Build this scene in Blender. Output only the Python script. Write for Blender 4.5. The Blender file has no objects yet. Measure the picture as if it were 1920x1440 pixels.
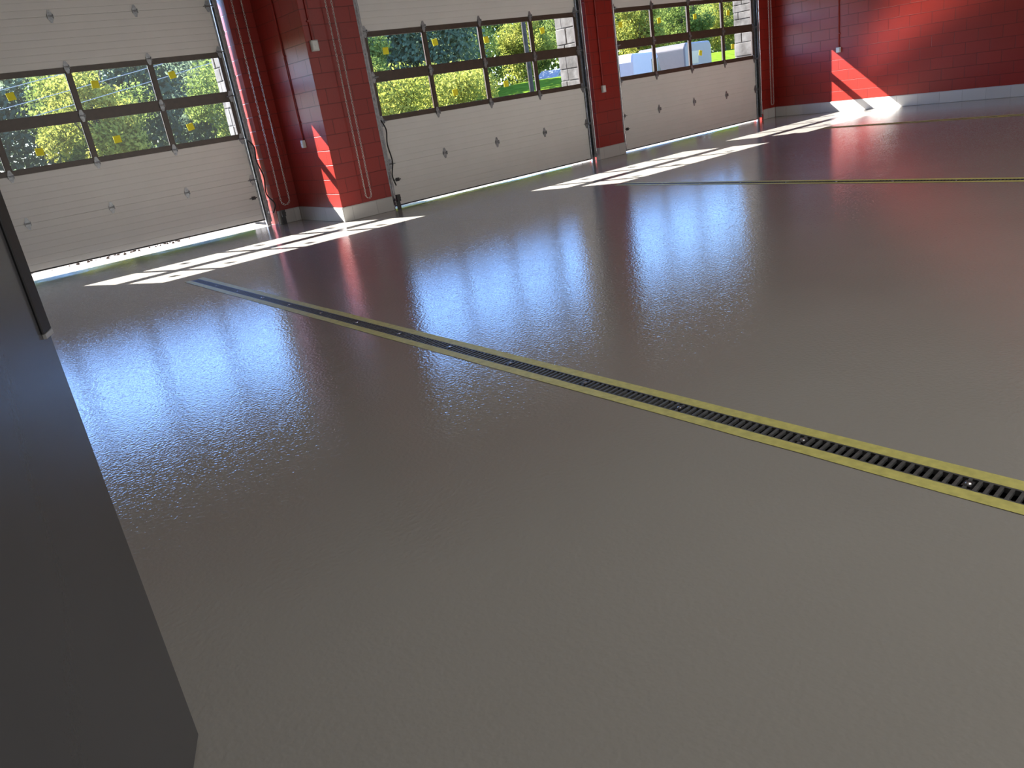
import bpy, math, random
from mathutils import Matrix, Vector
random.seed(7)
scene = bpy.context.scene
COL = scene.collection
scene.view_settings.view_transform='Standard'

# ------------------------------------------------------------------ helpers
class MB:
    def __init__(s): s.v=[]; s.f=[]
    def add(s, vs, fs):
        o=len(s.v); s.v+= [tuple(v) for v in vs]; s.f+=[tuple(i+o for i in f) for f in fs]
    def box(s,x0,x1,y0,y1,z0,z1):
        s.add([(x0,y0,z0),(x1,y0,z0),(x1,y1,z0),(x0,y1,z0),(x0,y0,z1),(x1,y0,z1),(x1,y1,z1),(x0,y1,z1)],
              [(0,3,2,1),(4,5,6,7),(0,1,5,4),(1,2,6,5),(2,3,7,6),(3,0,4,7)])
    def tube(s, pts, r, n=8, cap=True, closed=False):
        pts=[Vector(p) for p in pts]; rs = r if isinstance(r,(list,tuple)) else [r]*len(pts)
        vs=[];N=len(pts); prev=None
        for i,p in enumerate(pts):
            if closed: t=(pts[(i+1)%N]-pts[i-1])
            else: t=(pts[min(i+1,N-1)]-pts[max(i-1,0)])
            t.normalize()
            if prev is None:
                a=Vector((0,0,1)) if abs(t.z)<.9 else Vector((1,0,0))
                u=t.cross(a).normalized()
            else:
                u=(prev-t*prev.dot(t)).normalized()
            prev=u; w=t.cross(u)
            for k in range(n):
                an=2*math.pi*k/n; vs.append(p+(u*math.cos(an)+w*math.sin(an))*rs[i])
        fs=[]
        M = N if closed else N-1
        for i in range(M):
            j=(i+1)%N
            for k in range(n): fs.append((i*n+k,i*n+(k+1)%n,j*n+(k+1)%n,j*n+k))
        if cap and not closed:
            fs.append(tuple(range(n))[::-1]); fs.append(tuple((N-1)*n+k for k in range(n)))
        s.add(vs,fs)
    def cyl(s,p0,p1,r,n=16): s.tube([p0,p1],r,n)
    def prism(s, poly, axis, a, b):
        n=len(poly)
        def mk(p,q):
            if axis=='x': return (q,p[0],p[1])
            if axis=='y': return (p[0],q,p[1])
            return (p[0],p[1],q)
        vs=[mk(p,a) for p in poly]+[mk(p,b) for p in poly]
        fs=[tuple(range(n)),tuple(range(2*n-1,n-1,-1))]
        for i in range(n):
            j=(i+1)%n; fs.append((i,i+n,j+n,j))
        s.add(vs,fs)
    def mesh(s,name,mat,smooth=False):
        m=bpy.data.meshes.new(name); m.from_pydata(s.v,[],s.f); m.update()
        import bmesh
        bm=bmesh.new(); bm.from_mesh(m); bmesh.ops.recalc_face_normals(bm,faces=bm.faces); bm.to_mesh(m); bm.free()
        m.materials.append(mat)
        if smooth:
            for p in m.polygons: p.use_smooth=True
        return m

def link(name,data,parent=None,loc=(0,0,0),rot=(0,0,0),label=None,category=None,kind=None,group=None,scale=None):
    o=bpy.data.objects.new(name,data); COL.objects.link(o)
    o.location=loc; o.rotation_euler=rot
    if scale: o.scale=scale
    if parent: o.parent=parent
    if label: o["label"]=label
    if category: o["category"]=category
    if kind: o["kind"]=kind
    if group: o["group"]=group
    return o
def bevel(o,w=.004,seg=2):
    m=o.modifiers.new("b","BEVEL"); m.width=w; m.segments=seg; m.limit_method='ANGLE'; return o

# ------------------------------------------------------------------ materials
def nmat(name):
    m=bpy.data.materials.new(name); m.use_nodes=True
    nt=m.node_tree; b=nt.nodes["Principled BSDF"]; return m,nt,b
def simple(name,col,rough=.5,metal=0,spec=.5,noise=0,nscale=8,bump=0,bscale=60,coat=0):
    m,nt,b=nmat(name)
    b.inputs["Base Color"].default_value=(*col,1); b.inputs["Roughness"].default_value=rough
    b.inputs["Metallic"].default_value=metal; b.inputs["Specular IOR Level"].default_value=spec
    b.inputs["Coat Weight"].default_value=coat
    geo=nt.nodes.new("ShaderNodeNewGeometry")
    if noise:
        n=nt.nodes.new("ShaderNodeTexNoise"); n.inputs["Scale"].default_value=nscale; n.inputs["Detail"].default_value=5
        nt.links.new(geo.outputs["Position"],n.inputs["Vector"])
        r=nt.nodes.new("ShaderNodeValToRGB")
        r.color_ramp.elements[0].position=.3; r.color_ramp.elements[1].position=.7
        r.color_ramp.elements[0].color=(*[c*(1-noise) for c in col],1); r.color_ramp.elements[1].color=(*[min(1,c*(1+noise)) for c in col],1)
        nt.links.new(n.outputs["Fac"],r.inputs["Fac"]); nt.links.new(r.outputs["Color"],b.inputs["Base Color"])
    if bump:
        n=nt.nodes.new("ShaderNodeTexNoise"); n.inputs["Scale"].default_value=bscale; n.inputs["Detail"].default_value=3
        nt.links.new(geo.outputs["Position"],n.inputs["Vector"])
        bp=nt.nodes.new("ShaderNodeBump"); bp.inputs["Strength"].default_value=bump; bp.inputs["Distance"].default_value=.002
        nt.links.new(n.outputs["Fac"],bp.inputs["Height"]); nt.links.new(bp.outputs["Normal"],b.inputs["Normal"])
    return m

def block_mat(name,col,rough,mort=.5):
    m,nt,b=nmat(name); L=nt.links.new
    geo=nt.nodes.new("ShaderNodeNewGeometry"); sep=nt.nodes.new("ShaderNodeSeparateXYZ"); L(geo.outputs["Position"],sep.inputs[0])
    ad=nt.nodes.new("ShaderNodeMath"); ad.operation='ADD'; L(sep.outputs[0],ad.inputs[0]); L(sep.outputs[1],ad.inputs[1])
    cb=nt.nodes.new("ShaderNodeCombineXYZ"); L(ad.outputs[0],cb.inputs[0]); L(sep.outputs[2],cb.inputs[1])
    br=nt.nodes.new("ShaderNodeTexBrick"); L(cb.outputs[0],br.inputs["Vector"])
    br.inputs["Scale"].default_value=1; br.inputs["Brick Width"].default_value=.406; br.inputs["Row Height"].default_value=.203
    br.inputs["Mortar Size"].default_value=.006; br.inputs["Mortar Smooth"].default_value=.4
    br.inputs["Color1"].default_value=(*col,1); br.inputs["Color2"].default_value=(*[c*.9 for c in col],1)
    br.inputs["Mortar"].default_value=(*[c*mort for c in col],1)
    L(br.outputs["Color"],b.inputs["Base Color"])
    n=nt.nodes.new("ShaderNodeTexNoise"); n.inputs["Scale"].default_value=55; n.inputs["Detail"].default_value=4; L(geo.outputs["Position"],n.inputs["Vector"])
    b1=nt.nodes.new("ShaderNodeBump"); b1.invert=True; b1.inputs["Strength"].default_value=.6; b1.inputs["Distance"].default_value=.003
    L(br.outputs["Fac"],b1.inputs["Height"])
    b2=nt.nodes.new("ShaderNodeBump"); b2.inputs["Strength"].default_value=.35; b2.inputs["Distance"].default_value=.003
    L(n.outputs["Fac"],b2.inputs["Height"]); L(b1.outputs["Normal"],b2.inputs["Normal"]); L(b2.outputs["Normal"],b.inputs["Normal"])
    b.inputs["Roughness"].default_value=rough
    return m

def floor_mat():
    m,nt,b=nmat("epoxy_floor"); L=nt.links.new
    geo=nt.nodes.new("ShaderNodeNewGeometry")
    n=nt.nodes.new("ShaderNodeTexNoise"); n.inputs["Scale"].default_value=.6; n.inputs["Detail"].default_value=3; L(geo.outputs["Position"],n.inputs["Vector"])
    r=nt.nodes.new("ShaderNodeValToRGB"); r.color_ramp.elements[0].position=.3; r.color_ramp.elements[1].position=.7
    r.color_ramp.elements[0].color=(.322,.302,.270,1); r.color_ramp.elements[1].color=(.352,.332,.298,1)
    L(n.outputs["Fac"],r.inputs["Fac"]); L(r.outputs["Color"],b.inputs["Base Color"])
    n3=nt.nodes.new("ShaderNodeTexNoise"); n3.inputs["Scale"].default_value=1.3; n3.inputs["Detail"].default_value=4; L(geo.outputs["Position"],n3.inputs["Vector"])
    mr=nt.nodes.new("ShaderNodeMapRange"); mr.inputs["To Min"].default_value=.06; mr.inputs["To Max"].default_value=.10; L(n3.outputs["Fac"],mr.inputs["Value"]); L(mr.outputs[0],b.inputs["Roughness"])
    n1=nt.nodes.new("ShaderNodeTexNoise"); n1.inputs["Scale"].default_value=54; n1.inputs["Detail"].default_value=1.5; L(geo.outputs["Position"],n1.inputs["Vector"])
    b1=nt.nodes.new("ShaderNodeBump"); b1.inputs["Strength"].default_value=1; b1.inputs["Distance"].default_value=.00150; L(n1.outputs["Fac"],b1.inputs["Height"])
    L(b1.outputs["Normal"],b.inputs["Normal"])
    b.inputs["IOR"].default_value=1.55
    return m

def glass_mat():
    m=bpy.data.materials.new("clear_glass"); m.use_nodes=True; nt=m.node_tree; nt.nodes.clear(); L=nt.links.new
    o=nt.nodes.new("ShaderNodeOutputMaterial"); t=nt.nodes.new("ShaderNodeBsdfTransparent"); t.inputs[0].default_value=(.95,.96,.96,1)
    g=nt.nodes.new("ShaderNodeBsdfGlossy"); g.inputs["Roughness"].default_value=.02
    mx=nt.nodes.new("ShaderNodeMixShader"); mx.inputs[0].default_value=.035
    L(t.outputs[0],mx.inputs[1]); L(g.outputs[0],mx.inputs[2]); L(mx.outputs[0],o.inputs[0]); return m

def leaf_mat(name,c1,c2):
    m=bpy.data.materials.new(name); m.use_nodes=True; nt=m.node_tree; nt.nodes.clear(); L=nt.links.new
    o=nt.nodes.new("ShaderNodeOutputMaterial")
    geo=nt.nodes.new("ShaderNodeNewGeometry"); n=nt.nodes.new("ShaderNodeTexNoise"); n.inputs["Scale"].default_value=.9; n.inputs["Detail"].default_value=6
    L(geo.outputs["Position"],n.inputs["Vector"])
    r=nt.nodes.new("ShaderNodeValToRGB"); r.color_ramp.elements[0].position=.35; r.color_ramp.elements[1].position=.65
    r.color_ramp.elements[0].color=(*c1,1); r.color_ramp.elements[1].color=(*c2,1); L(n.outputs["Fac"],r.inputs["Fac"])
    d=nt.nodes.new("ShaderNodeBsdfDiffuse"); t=nt.nodes.new("ShaderNodeBsdfTranslucent")
    L(r.outputs[0],d.inputs[0]); L(r.outputs[0],t.inputs[0])
    mx=nt.nodes.new("ShaderNodeMixShader"); mx.inputs[0].default_value=.5
    L(d.outputs[0],mx.inputs[1]); L(t.outputs[0],mx.inputs[2]); L(mx.outputs[0],o.inputs[0]); return m

def stone_mat():
    m,nt,b=nmat("pier_stone"); L=nt.links.new
    geo=nt.nodes.new("ShaderNodeNewGeometry"); v=nt.nodes.new("ShaderNodeTexNoise"); v.inputs["Scale"].default_value=4; v.inputs["Detail"].default_value=8; L(geo.outputs["Position"],v.inputs["Vector"])
    r=nt.nodes.new("ShaderNodeValToRGB"); r.color_ramp.elements[0].position=.35; r.color_ramp.elements[1].position=.65
    r.color_ramp.elements[0].color=(.03,.026,.021,1); r.color_ramp.elements[1].color=(.09,.084,.076,1)
    L(v.outputs["Fac"],r.inputs["Fac"]); L(r.outputs[0],b.inputs["Base Color"]); b.inputs["Roughness"].default_value=.9
    bp=nt.nodes.new("ShaderNodeBump"); bp.inputs["Distance"].default_value=.02; L(v.outputs["Fac"],bp.inputs["Height"]); L(bp.outputs[0],b.inputs["Normal"])
    return m

M_red=block_mat("red_painted_block",(.27,.019,.012),.36)
M_grw=block_mat("pale_painted_block",(.4,.39,.37),.5)
M_base=block_mat("grey_painted_block",(.55,.54,.52),.4,.75)
M_floor=floor_mat()
M_ceil=simple("ceiling_paint",(.4,.4,.39),.8,noise=.05)
M_white=simple("white_door_steel",(.74,.725,.685),.42,noise=.02,nscale=3,bump=.3,bscale=220)
M_bronze=simple("bronze_frame",(.07,.048,.034),.4,noise=.15,nscale=12)
M_glass=glass_mat()
M_galv=simple("galvanised_steel",(.3,.31,.32),.45,metal=.8,noise=.25,nscale=30)
M_chain=simple("zinc_chain",(.5,.48,.46),.4,metal=.3,noise=.2,nscale=30)
M_rubber=simple("black_rubber",(.012,.012,.013),.55,noise=.2)
M_black=simple("black_iron",(.03,.03,.032),.4,noise=.3,nscale=40)
M_grate=simple("worn_iron_grate",(.085,.085,.083),.45,noise=.3,nscale=40)
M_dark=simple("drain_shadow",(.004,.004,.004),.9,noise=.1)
M_steel=simple("bright_steel",(.7,.7,.7),.22,metal=1,noise=.1)
M_tape=simple("yellow_tape",(.62,.57,.17),.5,noise=.14,nscale=25,bump=.6,bscale=40)
M_note=simple("sticky_note_paper",(.98,.9,.04),.7,noise=.03)
M_grey=simple("grey_box_paint",(.5,.5,.48),.5,noise=.05)
M_redpipe=simple("red_painted_conduit",(.25,.017,.012),.35,noise=.1)
M_leafdoor=simple("charcoal_gloss_door_paint",(.06,.06,.064),.24,noise=.04,nscale=3,bump=.05,bscale=90)
M_cap=simple("pale_plastic",(.7,.7,.68),.4,noise=.05)
M_capg=simple("grey_plastic",(.3,.3,.3),.4,noise=.05)
M_stone=stone_mat()
M_pave=simple("weathered_apron",(.14,.12,.10),.9,spec=.1,noise=.45,nscale=3,bump=1,bscale=20)
M_gravel=simple("brown_gravel",(.03,.021,.016),.95,spec=.1,noise=.4,nscale=20)
M_lawn=simple("sunlit_grass",(.085,.13,.012),1,spec=0,noise=.3,nscale=2.5)
M_bark=simple("bark",(.03,.022,.015),.9,noise=.4,nscale=6)
M_l1=leaf_mat("green_leaves",(.10,.145,.035),(.20,.245,.06))
M_l2=leaf_mat("yellow_green_leaves",(.17,.195,.035),(.34,.33,.07))
M_l3=leaf_mat("hazy_leaves",(.10,.145,.09),(.17,.22,.13))  # pale blue haze mixed into the leaf colour
M_carw=simple("white_car_paint",(.3,.29,.28),.6,noise=.03)
M_cars=simple("silver_car_paint",(.15,.16,.17),.4,metal=.3,noise=.03)
M_carb=simple("taupe_trailer_paint",(.1,.085,.07),.5,noise=.05)
M_cargl=simple("tinted_glass",(.02,.025,.03),.25,noise=.05)
M_tyre=simple("tyre_rubber",(.02,.02,.02),.8,noise=.1)
M_wood=simple("weathered_pole",(.05,.042,.035),.95,spec=.1,noise=.3,nscale=5)
M_wire=simple("aluminium_cable",(.3,.3,.3),.5,metal=.0,noise=.05)

# ------------------------------------------------------------------ key dimensions (metres)
XL,XR=-.25,16.17
YB,YF1,YF2=-10.0,12.12,10.66
H=5.2
S=.616; W=4.254
Y1,Y2=12.334,10.78
D=[(.487,Y1,.111),(6.214,Y2,.045),(11.344,Y2,.045)]
YEND=12.42

def wallbox(name,bxs,mat,label=None):
    b=MB()
    for bx in bxs: b.box(*bx)
    return link(name,b.mesh(name,mat),kind="structure",label=label)

drains=[(2.50,9.0),(8.08,7.80),(13.30,7.86)]
DW=.046; DY0=-6.0
def floor_obj():
    xs=sorted(set([XL-.2,XR+.2]+[d[0]-DW for d in drains]+[d[0]+DW for d in drains]+[5.6]))
    ys=sorted(set([YB-.2,DY0,10.98,YEND]+[d[1] for d in drains]))
    b=MB(); idx={}
    def vi(x,y):
        k=(round(x,4),round(y,4))
        if k not in idx: idx[k]=len(b.v); b.v.append((x,y,0))
        return idx[k]
    for i in range(len(xs)-1):
        for j in range(len(ys)-1):
            cx=(xs[i]+xs[i+1])/2; cy=(ys[j]+ys[j+1])/2
            if any(abs(cx-d[0])<DW and DY0<cy<d[1] for d in drains): continue
            if cy>10.98 and cx>5.6: continue
            b.f.append((vi(xs[i],ys[j]),vi(xs[i+1],ys[j]),vi(xs[i+1],ys[j+1]),vi(xs[i],ys[j+1])))
    return link("floor",b.mesh("floor",M_floor),kind="structure",label="glossy grey-taupe epoxy-coated concrete floor")
floor_obj()

wallbox("wall_left",[(XL-.2,XL,YB,0.02,0,H),(XL-.2,XL,1.0,YEND,0,H),(XL-.2,XL,.02,1.0,2.18,H)],M_grw)
wallbox("wall_hall",[(XL-1.7,XL-1.6,-1,2,0,2.6),(XL-1.7,XL-.2,-1.1,-1,0,2.6),(XL-1.7,XL-.2,2,2.1,0,2.6),(XL-1.7,XL-.2,-1,2,2.6,2.7),(XL-1.7,XL-.2,-1,2,-.1,0)],M_ceil)
wallbox("wall_back",[(XL-.2,XR+.2,YB-.2,YB,0,H)],M_grw)
wallbox("wall_right",[(XR,XR+.2,YB,10.95,0,H)],M_red)
wallbox("wall_front",[(XL,.38,YF1,YEND,0,H),(4.86,5.257,YF1,YEND,0,H),(.38,4.86,YF1,YEND,4.3,H),
                      (15.71,XR,YF2+.06,10.95,0,H),(6.10,10.575,YF2+.06,10.95,4.3,H),(11.235,15.71,YF2+.06,10.95,4.3,H)],M_red)
wallbox("wall_header",[(.38,4.86,12.40,12.75,3.55,H),(6.10,10.575,10.85,11.2,3.55,H),(11.235,15.71,10.85,11.2,3.55,H)],M_red)
bevel(wallbox("wall_pilaster",[(5.257,6.10,10.64,YEND,0,H)],M_red),.008)
bevel(wallbox("wall_pier",[(10.575,11.235,10.66,10.95,0,H)],M_red),.008)
wallbox("ceiling",[(XL-.2,XR+.2,YB-.2,YEND,H,H+.1)],M_ceil)
def base(name,bxs):
    o=wallbox(name,bxs,M_base,"grey painted block base course"); bevel(o,.004); return o
bh=.21;bt=.012
base("baseboard_right",[(XR-bt,XR-.0005,YB,10.70,0,bh)])
base("baseboard_front",[(15.72,XR-bt,10.72-bt,10.7195,0,bh),(4.865,5.257-bt,YF1-bt,YF1-.0005,0,bh)])
base("baseboard_pilaster",[(5.257-bt,5.2565,10.64-bt,YF1-bt-.001,0,bh),(5.257,6.10,10.64-bt,10.6395,0,bh)])
base("baseboard_pier",[(10.565,11.245,10.66-bt,10.6595,0,bh),(10.575-bt,10.5745,10.66,10.76,0,bh)])
base("baseboard_left",[(XL+.0005,XL+bt,1.1,YF1,0,bh)])

def stone_pier(x0,x1,y0,y1,label):
    b=MB(); rnd=random.Random(int(x0*100)); z=0
    b.box(x0+.006,x1-.006,y0+.002,y1-.006,-.03,H)
    while z<H-.1:
        h=rnd.choice([.14,.2,.27]); h=min(h,H-z)
        x=x0
        while x<x1-.02:
            w=min(rnd.uniform(.22,.45),x1-x);
            if x1-x-w<.1: w=x1-x
            j=rnd.uniform(0,.02); b.box(x+.004,x+w-.004,y1-.1,y1+j,z+.004,z+h-.004); x+=w
        y=y0
        while y<y1-.1:
            w=min(rnd.uniform(.2,.4),y1-.02-y)
            if y1-.02-y-w<.1: w=y1-.02-y
            for sx,dr in((x0,-1),(x1,1)):
                j=rnd.uniform(0,.015)
                a,c=(sx-j,sx+.08) if dr<0 else (sx-.08,sx+j)
                b.box(a,c,y+.004,y+w-.004,z+.004,z+h-.004)
            y+=w
        z+=h
    o=link("stone_pier",b.mesh("stone_pier",M_stone),label=label,category="pier",group="exterior stone piers"); bevel(o,.012); return o
lp="pale rough-stone pier outside beside the garage door"
stone_pier(-.5,.36,12.425,13.55,lp)
stone_pier(4.90,5.62,12.425,13.3,lp)
stone_pier(10.60,11.21,10.955,11.50,lp)
stone_pier(15.75,16.55,10.955,11.40,lp)

# ------------------------------------------------------------------ garage doors
def section_mesh():
    b=MB(); pts=[(.006,0),(0,.004)]
    n=7; p=S/n
    for i in range(1,n):
        zc=p*i; pts+=[(0,zc-.005),(.003,zc-.002),(.003,zc+.002),(0,zc+.005)]
    pts+=[(0,S-.004),(.006,S),(.045,S),(.045,0)]
    b.prism(pts,'x',0.0,W); return b.mesh("door_panel",M_white)
def frame_mesh():
    b=MB(); r=.062; st=.07; mu=.03
    b.box(0,W,0,.045,0,r); b.box(0,W,0,.045,S-r,S)
    b.box(0,st,0,.045,r,S-r); b.box(W-st,W,0,.045,r,S-r)
    for i in(1,2,3): b.box(W*i/4-mu,W*i/4+mu,0,.045,r,S-r)
    for i in range(4):
        a=W*i/4+(st if i==0 else mu); c=W*(i+1)/4-(st if i==3 else mu)
        for q in((a,a+.01,r,S-r),(c-.01,c,r,S-r),(a,c,r,r+.01),(a,c,S-r-.01,S-r)): b.box(q[0],q[1],.008,.034,q[2],q[3])
    return b.mesh("window_frame",M_bronze)
def pane_mesh(i):
    b=MB(); a=W*i/4+(.07 if i==0 else .03); c=W*(i+1)/4-(.07 if i==3 else .03)
    b.add([(a,.021,.062),(c,.021,.062),(c,.021,S-.062),(a,.021,S-.062)],[(0,1,2,3)]); return b.mesh("window_pane",M_glass)
def hinge_mesh():
    b=MB(); w=.038;h=.078
    b.prism([(-w,-.012),(-.012,-h),(.012,-h),(w,-.012),(w,.012),(.012,h),(-.012,h),(-w,.012)],'y',-.006,-.0005)
    b.cyl((-.036,-.014,0),(.036,-.014,0),.010,12)
    b.box(-.036,-.031,-.026,-.004,-.026,.026); b.box(.031,.036,-.026,-.004,-.026,.026)
    for z in(-.05,.05): b.cyl((0,-.011,z),(0,-.005,z),.008,8)
    return b.mesh("hinge",M_galv)
def roller_mesh():
    b=MB(); b.cyl((-.09,-.03,0),(.06,-.03,0),.007,8); b.cyl((-.095,-.03,0),(-.075,-.03,0),.026,14); return b.mesh("roller",M_galv)
SM,FM,HM,RM=section_mesh(),frame_mesh(),hinge_mesh(),roller_mesh(); PM=[pane_mesh(i) for i in range(4)]
sealb=MB(); sealb.prism([(0,.0),(.045,.0),(.05,-.012),(.022,-.02),(-.005,-.012)],'x',0,W); SEAL=sealb.mesh("bottom_seal",M_rubber)
dl=["white ribbed sectional garage door with bronze-framed windows, slightly raised",
    "white ribbed sectional garage door with two rows of bronze-framed windows",
    "white ribbed sectional garage door with bronze-framed windows beside the red side wall"]
for k,(x,y,g) in enumerate(D):
    par=link("door_%d"%(k+1),None,loc=(x,y,g),kind="structure",label=dl[k]); par.empty_display_size=.2
    for i in range(6):
        if i in(2,3):
            link("window_frame",FM,par,(0,0,S*i))
            for j in range(4): link("window_pane",PM[j],par,(0,0,S*i))
        else: link("door_panel",SM,par,(0,0,S*i))
    link("bottom_seal",SEAL,par)
    for i in range(1,6):
        for j in(1,2,3): link("hinge",HM,par,(W*j/4,0,S*i))
        link("hinge",HM,par,(.05,0,S*i)); link("hinge",HM,par,(W-.05,0,S*i))
        link("roller",RM,par,(.06,0,S*i)); link("roller",RM,par,(W-.06,0,S*i),scale=(-1,1,1))
    sb=MB()
    for i in range(6):
        for a,c in((0.002,.03),(W-.03,W-.002)): sb.box(a,c,-.003,-.0004,S*i+.006,S*(i+1)-.006)
    link("end_stile",sb.mesh("end_stile",M_galv),par)
    for side,xx in((-1,x),(1,x+W)):
        t=MB()
        a=xx+side*.012; c=xx+side*.078
        lo,hi=min(a,c),max(a,c)
        t.box(hi-.003 if side>0 else lo, hi if side>0 else lo+.003, y-.065,y-.005,.06,4.25)
        t.box(lo,hi,y-.068,y-.065,.06,4.25); t.box(lo,hi,y-.008,y-.005,.06,4.25)
        t.box(lo,hi,y-.003,y+.04,.0,4.25)
        z=.35
        while z<4.2:
            t.box(lo-.004,hi+.004,y-.075,y-.068,z,z+.05); t.cyl(((lo+hi)/2,y-.085,z+.025),((lo+hi)/2,y-.07,z+.025),.009,8); z+=.61
        link("door_track",t.mesh("door_track",M_galv),label="galvanised vertical steel door track beside garage door",category="door track",group="garage door tracks")
        cb=MB(); cb.tube([(xx+side*.045,y-.09,.12+g),(xx+side*.045,y-.09,4.25)],.003,6); cb.cyl((xx+side*.045,y-.10,.1+g),(xx+side*.045,y-.07,.1+g),.02,10)
        link("lift_cable",cb.mesh("lift_cable",M_steel),label="thin steel lift cable along the door track",category="cable",group="door lift cables")

notes=[(0,0,1,.7,.5),(0,1,1,.30,.55),(0,2,1,.27,.60),(0,3,1,.25,.62),(0,1,0,.40,.40),(0,2,0,.33,.42),(0,3,0,.30,.45),
       (1,0,1,.33,.55),(1,1,1,.17,.62),(1,2,1,.10,.55),(1,3,1,.24,.62),(1,1,0,.38,.40),(1,2,0,.36,.42),
       (2,0,1,.2,.55),(2,1,1,.2,.55),(2,2,1,.2,.55),(2,3,1,.2,.55),(2,2,0,.3,.45),(2,3,0,.3,.5)]
nb=MB(); nb.add([(-.048,0,-.048),(.048,0,-.048),(.048,-.004,.048),(-.048,-.004,.048),(-.048,.003,-.048),(.048,.003,-.048),(.048,.003,.048),(-.048,.003,.048)],
                [(0,1,2,3),(4,7,6,5),(0,4,5,1),(1,5,6,2),(2,6,7,3),(3,7,4,0)]); NM=nb.mesh("sticky_note",M_note)
for d,c,r,fx,fz in notes:
    x,y,g=D[d]
    link("sticky_note",NM,loc=(x+W*(c+fx)/4,y+.0165,g+S*(2+r)+S*fz),rot=(0,random.uniform(-.2,.2),0),
         label="small square yellow sticker on garage door window pane",category="sticker",group="yellow stickers on window panes")

# ------------------------------------------------------------------ chains
def chain_mesh(path):
    pts=[Vector(p) for p in path]; b=MB(); step=.034
    seg=[(pts[i+1]-pts[i]).length for i in range(len(pts)-1)]; tot=sum(seg); s=0;k=0
    while s<tot:
        d=s;i=0
        while i<len(seg)-1 and d>seg[i]: d-=seg[i]; i+=1
        t=(pts[i+1]-pts[i]).normalized(); c=pts[i]+t*d
        a=Vector((1,0,0)) if abs(t.x)<.8 else Vector((0,1,0))
        u=t.cross(a).normalized(); w=t.cross(u)
        side=u if k%2 else w
        ring=[c+t*(.023*math.cos(q))+side*(.0105*math.sin(q)) for q in [2*math.pi*j/8 for j in range(8)]]
        b.tube(ring,.0032,5,closed=True); s+=step;k+=1
    return b.mesh("chain",M_chain)
def chain(xa,xb,y,zb,wall,label):
    n=8; cx=(xa+xb)/2; r=(xb-xa)/2
    path=[(xa,y,4.2),(xa,y,zb+r)]+[(cx-r*math.cos(math.pi*i/n),y,zb+r-r*math.sin(math.pi*i/n)) for i in range(1,n)]+[(xb,y,zb+r),(xb,y,4.2)]
    o=link("hoist_chain",chain_mesh(path),label=label,category="chain",group="door hoist chains")
    wb=MB(); wb.cyl((cx,y-.02,4.2),(cx,y+.02,4.2),r+.02,20); wb.cyl((cx,y+.02,4.2),(cx,wall-.002,4.2),.02,10)
    link("chain_wheel",wb.mesh("chain_wheel",M_galv),o)
chain(4.90,5.04,11.93,.30,12.12,"looped galvanised hoist chain hanging beside the red recessed wall")
chain(5.63,5.72,10.56,.27,10.64,"looped galvanised hoist chain hanging before the red pilaster")
chain(15.86,15.95,10.60,.28,10.72,"looped galvanised hoist chain hanging in the red wall corner")

def ebox(loc,axis,size,label,top=H,matb=M_grey):
    w,h,dp=size; b=MB()
    b.box(-w/2,w/2,-dp,-.0005,-h/2,h/2)
    rot=(0,0,0) if axis=='-y' else (0,0,-math.pi/2)
    o=link("electrical_box",b.mesh("electrical_box",matb),loc=loc,rot=rot,label=label,category="electrical box"); bevel(o,.006)
    c=MB(); c.box(-w*.36,w*.36,-dp-.004,-dp,-h*.38,h*.38); c.cyl((0,-dp-.012,0),(0,-dp-.004,0),w*.14,12)
    link("cover_plate",c.mesh("cover_plate",M_cap),o)
    p=MB(); p.tube([(0,-.016,h/2),(0,-.016,top-loc[2])],.012,10)
    z=.3
    while z<top-loc[2]: p.box(-.03,.03,-.03,-.001,z,z+.02); z+=.9
    link("conduit",p.mesh("conduit",M_redpipe),o)
ebox((5.36,10.64,2.38),'-y',(.10,.14,.06),"pale grey control box with red conduit on pilaster front")
ebox((5.257,11.39,1.14),'-x',(.07,.11,.05),"small grey outlet box below red conduit on pilaster side")
ebox((10.80,10.66,1.20),'-y',(.08,.12,.05),"small grey outlet box below red conduit on narrow pier")
ebox((XR,9.20,1.20),'-x',(.09,.10,.05),"small grey outlet box below red conduit on side wall")

def cable(pts,r,mat,label,name="cable"):
    P=[Vector(p) for p in pts]; out=[]
    for i in range(len(P)-1):
        p0=P[max(i-1,0)];p1=P[i];p2=P[i+1];p3=P[min(i+2,len(P)-1)]
        for t in [j/6 for j in range(6)]:
            out.append(.5*((2*p1)+(-p0+p2)*t+(2*p0-5*p1+4*p2-p3)*t*t+(-p0+3*p1-3*p2+p3)*t**3))
    out.append(P[-1]); b=MB(); b.tube(out,r,8)
    return link(name,b.mesh(name,mat,True),label=label,category="cable")
cable([(5.12,12.10,4.2),(5.10,12.09,3.2),(5.12,12.10,2.4),(5.10,12.09,1.9),(5.17,12.09,1.4),(5.2,12.10,1.0),(5.16,12.09,.75)],.006,M_redpipe,"thin loose red cable hanging on the recessed wall")
cable([(4.72,12.20,1.32),(4.79,12.17,1.2),(4.76,12.14,1.0),(4.82,12.16,.75),(4.78,12.13,.5),(4.86,12.09,.33),(4.80,12.09,.2)],.010,M_rubber,"coiled black sensor cable beside the raised garage door")
cable([(6.22,10.73,1.3),(6.26,10.70,1.15),(6.22,10.68,.95),(6.25,10.68,.7),(6.19,10.66,.5),(6.2,10.62,.35)],.010,M_rubber,"black sensor cable hanging at the garage door edge")
def lockset(x,y,z,label):
    b=MB(); b.box(-.03,.03,-.015,-.001,-.025,.025); b.cyl((-.07,-.02,0),(.05,-.02,0),.007,10); b.cyl((0,-.035,0),(0,-.015,0),.011,12)
    o=link("slide_lock",b.mesh("slide_lock",M_black),loc=(x,y,z),label=label,category="lock",group="garage door slide locks"); bevel(o,.003)
lockset(6.33,10.775,.42,"black slide bolt on the garage door edge")
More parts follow.
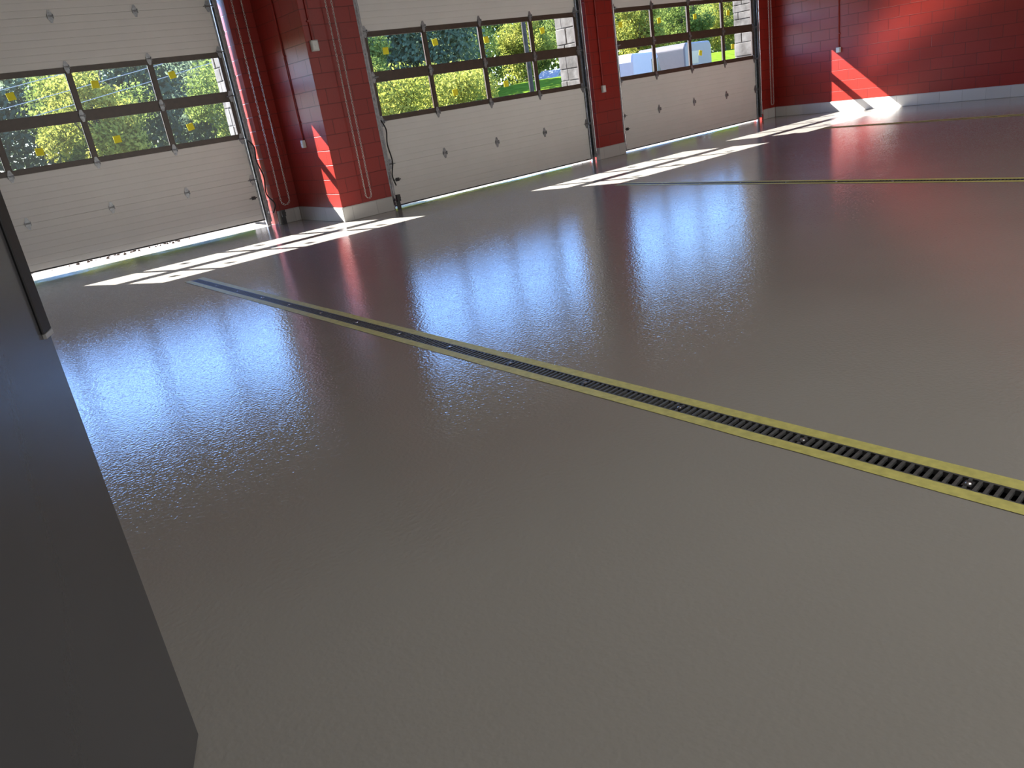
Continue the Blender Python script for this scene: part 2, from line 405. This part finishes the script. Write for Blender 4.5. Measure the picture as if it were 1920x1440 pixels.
lockset(4.64,12.33,.46,"black slide bolt on the garage door edge")
lockset(11.46,10.775,.42,"black slide bolt on the garage door edge")
def photo_eye(x,y,label):
    b=MB(); b.box(-.03,.03,-.045,.0,.12,.22); b.box(-.035,.035,-.004,.0,0,.14); b.cyl((.03,-.022,.17),(.04,-.022,.17),.014,12)
    o=link("photo_eye_sensor",b.mesh("photo_eye_sensor",M_black),loc=(x,y,0),label=label,category="sensor",group="door safety sensors"); bevel(o,.004)
photo_eye(6.18,10.62,"small black door safety sensor at the base of the track")
photo_eye(4.93,12.05,"small black door safety sensor at the base of the track")

# ------------------------------------------------------------------ trench drains + tape
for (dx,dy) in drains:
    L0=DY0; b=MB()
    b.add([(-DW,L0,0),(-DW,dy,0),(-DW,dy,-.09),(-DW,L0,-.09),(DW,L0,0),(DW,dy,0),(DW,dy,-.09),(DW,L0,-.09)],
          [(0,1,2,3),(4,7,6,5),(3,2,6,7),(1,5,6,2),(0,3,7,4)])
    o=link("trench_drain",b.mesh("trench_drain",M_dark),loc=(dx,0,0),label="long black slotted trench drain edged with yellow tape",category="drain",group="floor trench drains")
    g=MB()
    for a,c in((-DW+.001,-DW+.010),(DW-.010,DW-.001)): g.box(a,c,L0+.002,dy-.002,-.02,.001)
    g.box(-DW+.010,DW-.010,dy-.02,dy-.002,-.02,.001)
    y=L0+.02
    while y<dy-.03:
        sk=.006
        g.add([(-DW+.009,y,0.0005),(DW-.009,y+sk,0.0005),(DW-.009,y+sk+.012,0.0005),(-DW+.009,y+.012,0.0005),
               (-DW+.009,y,-.012),(DW-.009,y+sk,-.012),(DW-.009,y+sk+.012,-.012),(-DW+.009,y+.012,-.012)],
              [(0,1,2,3),(4,7,6,5),(0,4,5,1),(1,5,6,2),(2,6,7,3),(3,7,4,0)])
        y+=.032
    link("grate",g.mesh("grate",M_grate),o)
    bm_=MB(); bm_.tube([(0,0,0),(0,0,.002),(0,0,.004)],[.010,.009,.005],14); BOLT=bm_.mesh("bolt",M_steel)
    pb=MB(); pb.box(-.02,.02,-.015,.015,-.015,.0012); PADM=pb.mesh("bolt_pad",M_black)
    y=.97-.61
    while y<dy-.1:
        link("bolt_pad",PADM,o,(0,y,0)); link("bolt",BOLT,o,(0,y,.001)); y+=.61
    for side in(-1,1):
        t=MB(); rr=random.Random(int(dx*10)+side); n=60; vs=[];fs=[]
        for i in range(n+1):
            yy=L0+(dy+.03-L0)*i/n; j=rr.uniform(-.002,.002)
            a=side*(DW-.002)+rr.uniform(-.001,.001); c=side*(DW+.058)+j
            vs+=[(a,yy,.0015),(c,yy,.0012+rr.uniform(0,.0012))]
        for i in range(n): fs.append((2*i,2*i+1,2*i+3,2*i+2))
        t.add(vs,fs)
        to=link("masking_tape",t.mesh("masking_tape",M_tape),loc=(dx,0,0),label="strip of yellow masking tape along the trench drain edge",category="tape",group="yellow tape along drains")
        sm=to.modifiers.new("s","SOLIDIFY"); sm.thickness=.0006

# ------------------------------------------------------------------ personnel door leaf
hx,hy=-.20,.98; ex,ey=.207,1.895
ang=math.atan2(ey-hy,ex-hx); Ld=math.hypot(ex-hx,ey-hy)
dp=link("hall_door",None,loc=(hx,hy,0),rot=(0,0,ang),label="glossy charcoal grey steel door standing open",category="door")
b=MB(); b.box(0,Ld,0,.045,.003,2.1); o=link("door_slab",b.mesh("door_slab",M_leafdoor),dp); bevel(o,.002)
b=MB(); b.box(Ld-.055,Ld+.001,-.006,-.0005,1.115,2.1); o=link("latch_rail",b.mesh("latch_rail",M_rubber),dp); o["label"]="black vertical latch rail"; bevel(o,.002)
b=MB(); b.box(Ld-.05,Ld+.001,-.007,-.0005,1.104,1.114); o=link("rail_end_cap",b.mesh("rail_end_cap",M_capg),dp)
b=MB(); b.tube([(Ld-.06,-.001,1.40),(Ld-.06,-.010,1.40),(Ld-.06,-.014,1.40)],[.011,.011,.006],14); link("fastener",b.mesh("fastener",M_galv),dp)
for z in(.25,1.05,1.85):
    b=MB(); b.cyl((-.006,-.004,z),(-.006,-.004,z+.11),.009,10); b.box(0,.03,-.003,0,z,z+.11); link("hinge",b.mesh("hinge",M_steel),dp)
wallbox("trim_1",[(XL-.21,XL+.012,-.02,.02,0,2.2),(XL-.21,XL+.012,1.0,1.04,0,2.2),(XL-.21,XL+.012,-.02,1.04,2.18,2.22)],M_leafdoor)

# ------------------------------------------------------------------ outside
b=MB(); b.box(-25,60,10.951,21,-.2,-.03)
link("ground",b.mesh("ground",M_pave),kind="structure",label="weathered concrete apron outside the garage doors")
def sst(a,c,x):
    t=max(0,min(1,(x-a)/(c-a))); return t*t*(3-2*t)
def terr(x,y):
    z=1.75*sst(21,37,y)*sst(14,33,x); z-= .85*sst(38,43,y)*sst(14,33,x); return z-.03
b=MB(); nx,ny=70,50
for j in range(ny+1):
    for i in range(nx+1):
        x=-30+150*i/nx; y=21+85*j/ny; b.v.append((x,y,terr(x,y)))
for j in range(ny):
    for i in range(nx): k=j*(nx+1)+i; b.f.append((k,k+1,k+nx+2,k+nx+1))
link("lawn",b.mesh("lawn",M_lawn,True),kind="structure",label="sunlit green lawn on a low slope")
b=MB(); rg=random.Random(9)
for i in range(260):
    x=rg.uniform(.6,3.9);y=13.1+rg.random()*2.2; s=rg.uniform(.008,.03)
    q=Vector((x,y,-.032+rg.uniform(0,s*.5)))
    b.tube([q,q+Vector((s*.8,s*.3,s*.5)),q+Vector((s*1.5,s*.2,0))],[s*.4,s*.8,s*.3],6)
link("gravel",b.mesh("gravel",M_gravel),kind="stuff",label="loose brown gravel and debris outside the raised door",category="gravel")

def foliage(seed,R,Hh,nl,ls,z0,mat,nc=26,name="foliage"):
    r=random.Random(seed); b=MB(); cl=[]
    for i in range(nc):
        while True:
            p=Vector((r.uniform(-1,1),r.uniform(-1,1),r.uniform(-1,1)))
            if p.length<1: break
        cl.append((Vector((p.x*R*.75,p.y*R*.75,z0+(Hh-z0)*(.5+.42*p.z))),r.uniform(.2,.42)*R))
    for i in range(nl):
        c,cr=r.choice(cl); d=Vector((r.gauss(0,1),r.gauss(0,1),r.gauss(0,1))).normalized()
        p=c+d*cr*(r.random()**.35); n=(d+Vector((r.uniform(-1,1),r.uniform(-1,1),r.uniform(-1,1)))*.9).normalized()
        u=n.orthogonal().normalized(); w=n.cross(u); a=r.uniform(0,6.28); u2=u*math.cos(a)+w*math.sin(a); w2=n.cross(u2); s=ls*r.uniform(.6,1.2)
        b.add([p-u2*s,p-w2*s*.5,p+u2*s,p+w2*s*.5],[(0,1,2,3)])
    m=bpy.data.meshes.new(name); m.from_pydata(b.v,[],b.f); m.materials.append(mat); return m
def trunk(seed,Hh,r0):
    r=random.Random(seed); b=MB()
    b.tube([(0,0,-.3),(r.uniform(-.1,.1),0,Hh*.3),(r.uniform(-.2,.2),.1,Hh*.6),(0,0,Hh*.85)],[r0,r0*.8,r0*.5,r0*.15],8)
    for k in range(5):
        a=r.uniform(0,6.28); z=Hh*r.uniform(.3,.6); l=Hh*.25
        b.tube([(0,0,z),(math.cos(a)*l*.6,math.sin(a)*l*.6,z+l*.5),(math.cos(a)*l,math.sin(a)*l,z+l)],[r0*.4,r0*.25,r0*.08],6)
    return b.mesh("trunk",M_bark)
kinds=[]
for i,(mat,R,Hh) in enumerate([(M_l1,2.3,5.6),(M_l3,2.4,5.8),(M_l2,2.2,5.2),(M_l1,2.5,5.7)]):
    kinds.append((trunk(i,Hh,.14),foliage(i+10,R,Hh,13000,.085,.6,mat)))
bushk=[(trunk(20,1.4,.04),foliage(21,1.3,2.3,6500,.05,.1,M_l2)),(trunk(22,1.4,.04),foliage(23,1.2,2.0,6500,.05,.1,M_l1))]
tl=["leafy green deciduous tree in sun","leafy green tree with bluish haze in its colour","yellow-green leafy tree in sun","broad green leafy tree"]
def plant(kind,x,y,s,name,label,group):
    o=link(name,kind[0],loc=(x,y,terr(x,y) if y>21 else -.03),rot=(0,0,random.uniform(0,6.28)),scale=(s,s,s),label=label,category=name.replace('_',' '),group=group)
    link("foliage",kind[1],o)
rr=random.Random(3)
for row,(y,x0,x1,st,sc,ks) in enumerate([(29,-2.6,15,4.7,.88,[0,3,2,0]),(34.5,-3,24,5.4,1.0,[1,0,3]),(49,22,70,6.4,1.3,[0,2,3,2]),(56,16,86,7.9,1.5,[3,0,2])]):
    x=x0;i=0
    while x<x1:
        plant(kinds[ks[i%len(ks)]],x+rr.uniform(-.3,.3),y+rr.uniform(-.6,.6),sc*rr.uniform(.94,1.06),"tree",tl[ks[i%len(ks)]],"trees behind the lawn"); x+=st;i+=1
def thicket(x0,x1,y,h,n,ls,seed,mat):
    r=random.Random(seed); b=MB()
    for i in range(n):
        x=r.uniform(x0,x1); hh=h*(.9+.07*math.sin(x*.7)+.05*math.sin(x*1.9+1)); p=Vector((x,y+r.uniform(-1.2,1.2),hh*r.random()**.8+terr(x,y)))
        n_=Vector((r.gauss(0,1),r.gauss(0,1),r.gauss(0,1))).normalized(); u=n_.orthogonal().normalized(); w=n_.cross(u); s=ls*r.uniform(.6,1.3)
        b.add([p-u*s,p-w*s*.55,p+u*s,p+w*s*.55],[(0,1,2,3)])
    m=bpy.data.meshes.new("thicket"); m.from_pydata(b.v,[],b.f); m.materials.append(mat)
    link("thicket",m,kind="stuff",label="dense dark woodland undergrowth behind the trees",category="undergrowth")
thicket(-8,30,39.5,6.2,70000,.15,1,M_l3)
thicket(16,100,63,9.3,60000,.24,2,M_l1)
for (x,y,s,k) in [(13.9,23.4,1.4,0),(17.6,25.3,1.35,0),(20.8,28.4,1.25,0),(24.2,33.5,1.2,1)]:
    plant(bushk[k],x,y,s,"shrub",["rounded yellow-green shrub on the lawn","rounded green shrub on the lawn"][k],"shrubs on the lawn")

# utility pole + wires
b=MB(); b.tube([(0,0,-.2),(0,0,8.5)],[.10,.08],14); b.box(-1.1,1.1,-.06,.06,7.4,7.52)
po=link("utility_pole",b.mesh("utility_pole",M_wood),loc=(22.3,26,terr(22.3,26)),label="weathered wooden utility pole carrying power lines",category="utility pole")
for x in(-1,-.4,.4,1):
    b=MB(); b.tube([(x,0,7.52),(x,0,7.6),(x,0,7.66)],[.03,.05,.02],10); link("insulator",b.mesh("insulator",M_cap),po)
for i,(za,zb) in enumerate([(1.75,6.0),(2.15,6.3),(2.6,6.7),(2.9,7.2)]):
    pts=[]
    for j in range(17):
        t=j/16; x=-2+24.0*t; pts.append((x,25.7-.12*i,za+(zb-za)*t-1.0*t*(1-t)))
    b=MB(); b.tube(pts,.011,6)
    link("power_line",b.mesh("power_line",M_wire),label="sunlit overhead power line",category="cable",group="overhead power lines")

def vehicle(loc,rot,prof,width,mat,name,label,wheels,wr,wins,lights):
    par=link(name,None,loc=loc,rot=(0,0,rot),label=label,category=name.replace('_',' '))
    b=MB(); b.prism(prof,'y',-width/2,width/2); o=link("body",b.mesh("body",mat),par); bevel(o,.06,3)
    for poly in wins: 
        b=MB(); b.prism(poly,'y',-width/2-.008,-width/2+.02); link("side_window",b.mesh("side_window",M_cargl),par)
        b=MB(); b.prism(poly,'y',width/2-.02,width/2+.008); link("side_window",b.mesh("side_window",M_cargl),par)
    for wx in wheels:
        for sd in(-1,1):
            b=MB(); y=sd*(width/2-.08); b.cyl((wx,y-.11,wr),(wx,y+.11,wr),wr,24); w_=link("wheel",b.mesh("wheel",M_tyre),par)
            b=MB(); b.cyl((wx,y-.12,wr),(wx,y+.12,wr),wr*.55,16); link("hubcap",b.mesh("hubcap",M_steel),w_)
    for bx in lights:
        b=MB(); b.box(*bx); link("lamp",b.mesh("lamp",M_cap),par)
vehicle((21.6,20.2,-.03),.5,[(-2.5,.35),(2.5,.35),(2.55,.95),(1.75,1.15),(1.15,1.85),(.9,1.95),(-2.4,1.95),(-2.52,1.7)],1.9,M_carw,"van","white van parked on the apron",(-1.6,1.65),.36,
        [[(1.05,1.2),(1.6,1.2),(1.1,1.75),(1.05,1.75)],[(.1,1.25),(.95,1.25),(.95,1.72),(.1,1.72)]],
        [(2.5,2.57,-.85,-.55,.7,.9),(2.5,2.57,.55,.85,.7,.9)])
vehicle((26.4,21.9,-.03),.35,[(-1.5,.5),(1.5,.5),(1.62,.8),(1.62,1.95),(1.4,2.12),(-1.4,2.12),(-1.6,1.95),(-1.6,.8)],1.9,M_carb,"enclosed_trailer","taupe enclosed trailer with a pale roof",(-.1,.6),.32,
        [[(-.9,1.35),(-.1,1.35),(-.1,1.8),(-.9,1.8)]],[(1.6,1.64,-.8,-.65,.9,1.1)])
vehicle((40.6,44,.86),.2,[(-2.2,.3),(2.2,.3),(2.25,.7),(1.2,.9),(.5,1.4),(-1.1,1.42),(-1.8,.98),(-2.25,.9)],1.75,M_cars,"car","silver sedan parked beyond the lawn",(-1.35,1.4),.32,
        [[(-1.5,.98),(1.0,.95),(.45,1.33),(-1.05,1.35)]],[(2.2,2.26,-.8,-.5,.55,.72),(2.2,2.26,.5,.8,.55,.72)])

# ------------------------------------------------------------------ lights
r_,k_=.4568,.8362
sun=bpy.data.lights.new("sun","SUN"); sun.energy=42; sun.angle=.0093; sun.color=(1,.965,.92)
so=bpy.data.objects.new("sun",sun); COL.objects.link(so)
so.rotation_euler=Vector((r_,-1,-k_)).to_track_quat('-Z','Y').to_euler(); so.location=(-5,30,25)
def area(name,loc,tgt,sx,sy,e,col,spread=None):
    l=bpy.data.lights.new(name,"AREA"); l.shape='RECTANGLE'; l.size=sx; l.size_y=sy; l.energy=e; l.color=col
    if spread: l.spread=spread
    o=bpy.data.objects.new(name,l); COL.objects.link(o); o.location=loc
    o.rotation_euler=(Vector(tgt)-Vector(loc)).to_track_quat('-Z','Y').to_euler()
area("rear_fill",(8,-9.6,2.4),(8,0,2.0),15,4.4,420,(1,.985,.96))  # added fill light before the closed back wall, no opening there
area("overhead_fill",(7,-2.0,5.05),(7,-2.0,0),13,4,320,(1,.985,.96))  # added overhead fill to brighten the floor, no fixture modelled
# added lamp imitating sunlight bounced off the floor onto the side wall
area("bounce_fill",(14.0,8.75,.36),(14.0+r_,8.75-1,.36+k_),3.6,.7,38,(1,.93,.85),math.radians(32))
w=bpy.data.worlds.new("world"); scene.world=w; w.use_nodes=True; nt=w.node_tree
bg=nt.nodes["Background"]; sk=nt.nodes.new("ShaderNodeTexSky"); sk.sky_type='NISHITA'; sk.sun_disc=False
sk.sun_elevation=math.radians(37); sk.sun_rotation=math.radians(-24.5); sk.air_density=1.2; sk.dust_density=.4; sk.ozone_density=3
mxx=nt.nodes.new("ShaderNodeMix"); mxx.data_type='RGBA'; mxx.blend_type='MULTIPLY'; mxx.inputs[0].default_value=1
nt.links.new(sk.outputs[0],mxx.inputs[6]); mxx.inputs[7].default_value=(.58,.76,1.15,1)
nt.links.new(mxx.outputs[2],bg.inputs[0]); bg.inputs[1].default_value=1.0

# ------------------------------------------------------------------ camera
th,ro,ya=[math.radians(a) for a in(20.3292,9.0371,53.8773)]
Hd=Vector((math.cos(ya),math.sin(ya),0)); R=Vector((math.sin(ya),-math.cos(ya),0))
F=Hd*math.cos(th)-Vector((0,0,math.sin(th))); U=Hd*math.sin(th)+Vector((0,0,math.cos(th)))
cx=R*math.cos(ro)-U*math.sin(ro); cy=R*math.sin(ro)+U*math.cos(ro); cz=-F
cam=bpy.data.cameras.new("camera"); cam.sensor_width=36; cam.lens=36*1474.18/1920; cam.clip_start=.05; cam.clip_end=400
co=bpy.data.objects.new("camera",cam); COL.objects.link(co)
co.matrix_world=Matrix(((cx.x,cy.x,cz.x,0),(cx.y,cy.y,cz.y,0),(cx.z,cy.z,cz.z,1.44),(0,0,0,1)))
scene.camera=co
